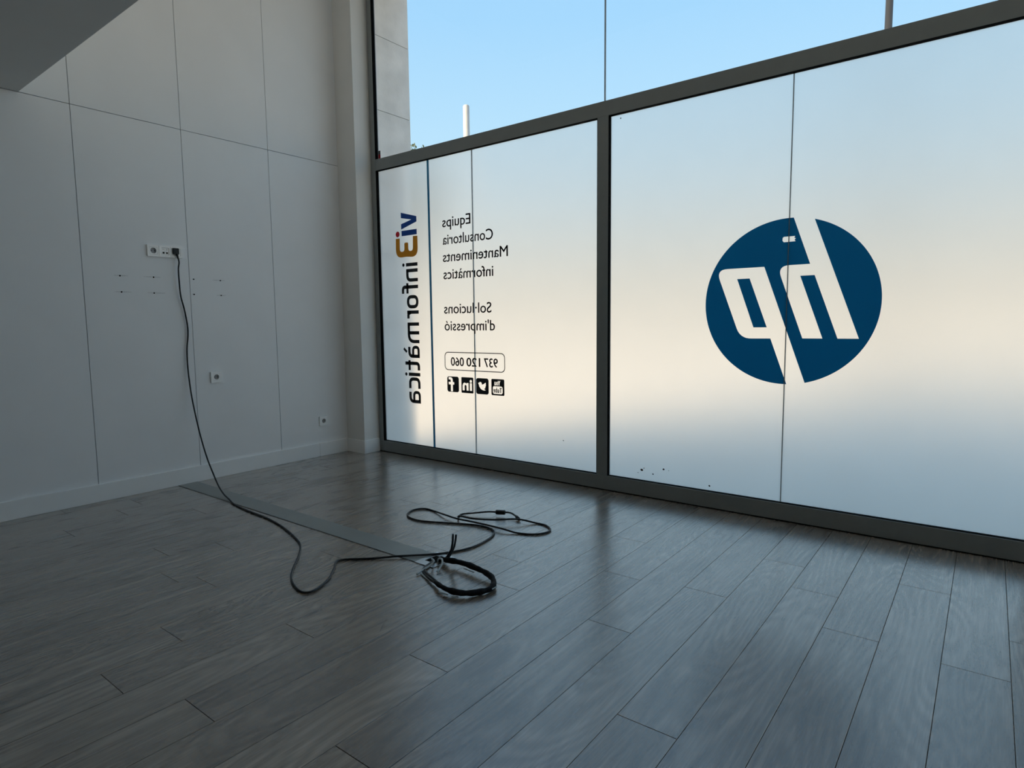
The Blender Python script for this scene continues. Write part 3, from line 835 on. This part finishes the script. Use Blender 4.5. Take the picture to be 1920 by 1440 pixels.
# thin pale strips along the sleeve
for x, y, z, a, l in ((2.755,-1.838,0.006,0.10,0.050),(2.815,-1.832,0.005,0.55,0.030),(2.908,-1.690,0.017,1.55,0.030),(2.690,-1.606,0.012,-0.12,0.070)):
    s = box('pale_strip', (x - l/2, y - 0.001, z - 0.0022), (x + l/2, y + 0.001, z + 0.0022), M_greyw, bd)
    s.rotation_euler = (0, 0, a)

# ------------------------------------------------------------------ outside: street, stone pier, poles, tree
tag(box('ground', (-90, 0.06, -0.40), (90, 140, -0.12), M_pave), 'paved street in front of the glass front', 'ground', kind='structure')
pier = tag(box('wall_exterior', (-0.70, 0.001, -0.12), (0.242, 0.428, 4.45), M_gap), 'pale stone pier outside beside the clear upper pane', 'wall', kind='structure')
z = -0.10
zs = [-0.12, 0.51, 1.12, 1.73, 2.335, 2.941, 3.552, 4.16, 4.45]
for z0, z1 in zip(zs, zs[1:]):
    box('stone_block', (-0.71, 0.017, z0 + 0.002), (0.250, 0.434, z1 - 0.002), M_stone, pier, bevel=0.002)
tag(box('wall_lintel', (-0.25, 0.056, ZC), (XR + 0.2, 0.43, ZC + 0.3), M_stone), 'stone lintel above the glass front', 'wall', kind='structure')
tag(lathe('white_pole', [(0.0, 0), (0.16, 0), (0.16, 0.03), (0.085, 0.05), (0.080, 6.60), (0.06, 6.625), (0.0, 6.63)], M_pole, None, 20, (-6.103, 8.40, -0.12)),
    'white pole seen against the sky through the upper left pane', 'pole')
lp = empty('street_lamp', (2.944, 8.40, -0.12))
tag(lp, 'dark street lamp pole behind the clear pane at the top right', 'street lamp')
lathe('post', [(0.0, 0), (0.14, 0), (0.14, 0.35), (0.060, 0.40), (0.052, 8.6), (0.0, 8.6)], M_dpole, lp, 20)
tube('arm', [(0, 0, 8.5), (0, 0.1, 8.8), (0, 0.5, 9.0), (0, 1.1, 9.05)], 0.035, M_dpole, lp)
lathe('lamp_head', [(0.0, 0), (0.17, 0.02), (0.16, 0.07), (0.06, 0.12), (0.0, 0.12)], M_dpole, lp, 20, (0, 1.2, 8.98)).scale = (0.8, 2.0, 1)

tr = empty('tree', (-8.95, 9.2, -0.12))
tag(tr, 'green tree top just showing over the transom beside the stone pier', 'tree')
tube('trunk', [(0, 0, 0), (0.05, 0.03, 1.5), (-0.04, 0, 3.0), (0.02, 0.05, 4.6)], 0.16, M_bark, tr, rad=lambda t: 1.1 - 0.6*t)
for k in range(6):
    a = k*1.05
    tube('branch', [(0, 0, 2.3 + 0.25*k), (0.5*math.cos(a), 0.5*math.sin(a), 3.2 + 0.22*k), (0.95*math.cos(a), 0.95*math.sin(a), 4.0 + 0.2*k)], 0.05, M_bark, tr, rad=lambda t: 1.1 - 0.7*t)
V, F = [], []
rnd = random.Random(3)
for k in range(9000):
    while True:
        p = Vector((rnd.uniform(-1, 1), rnd.uniform(-1, 1), rnd.uniform(-1, 1)))
        if 0.35 < p.length < 1 - 0.12*rnd.random(): break
    c = Vector((p.x*1.45, p.y*1.45, 4.80 + p.z*1.60))
    d = Vector((rnd.gauss(0, 1), rnd.gauss(0, 1), rnd.gauss(0, 1))).normalized()
    e = d.cross(Vector((rnd.gauss(0, 1), rnd.gauss(0, 1), rnd.gauss(0, 1)))).normalized()
    l = rnd.uniform(0.03, 0.065)
    b0 = len(V)
    V += [tuple(c - d*l), tuple(c + e*l*0.45), tuple(c + d*l), tuple(c - e*l*0.45)]
    F.append((b0, b0+1, b0+2, b0+3))
me = bpy.data.meshes.new('foliage'); me.from_pydata(V, [], F)
tag(link('foliage', me, M_leaf, tr), kind='stuff')
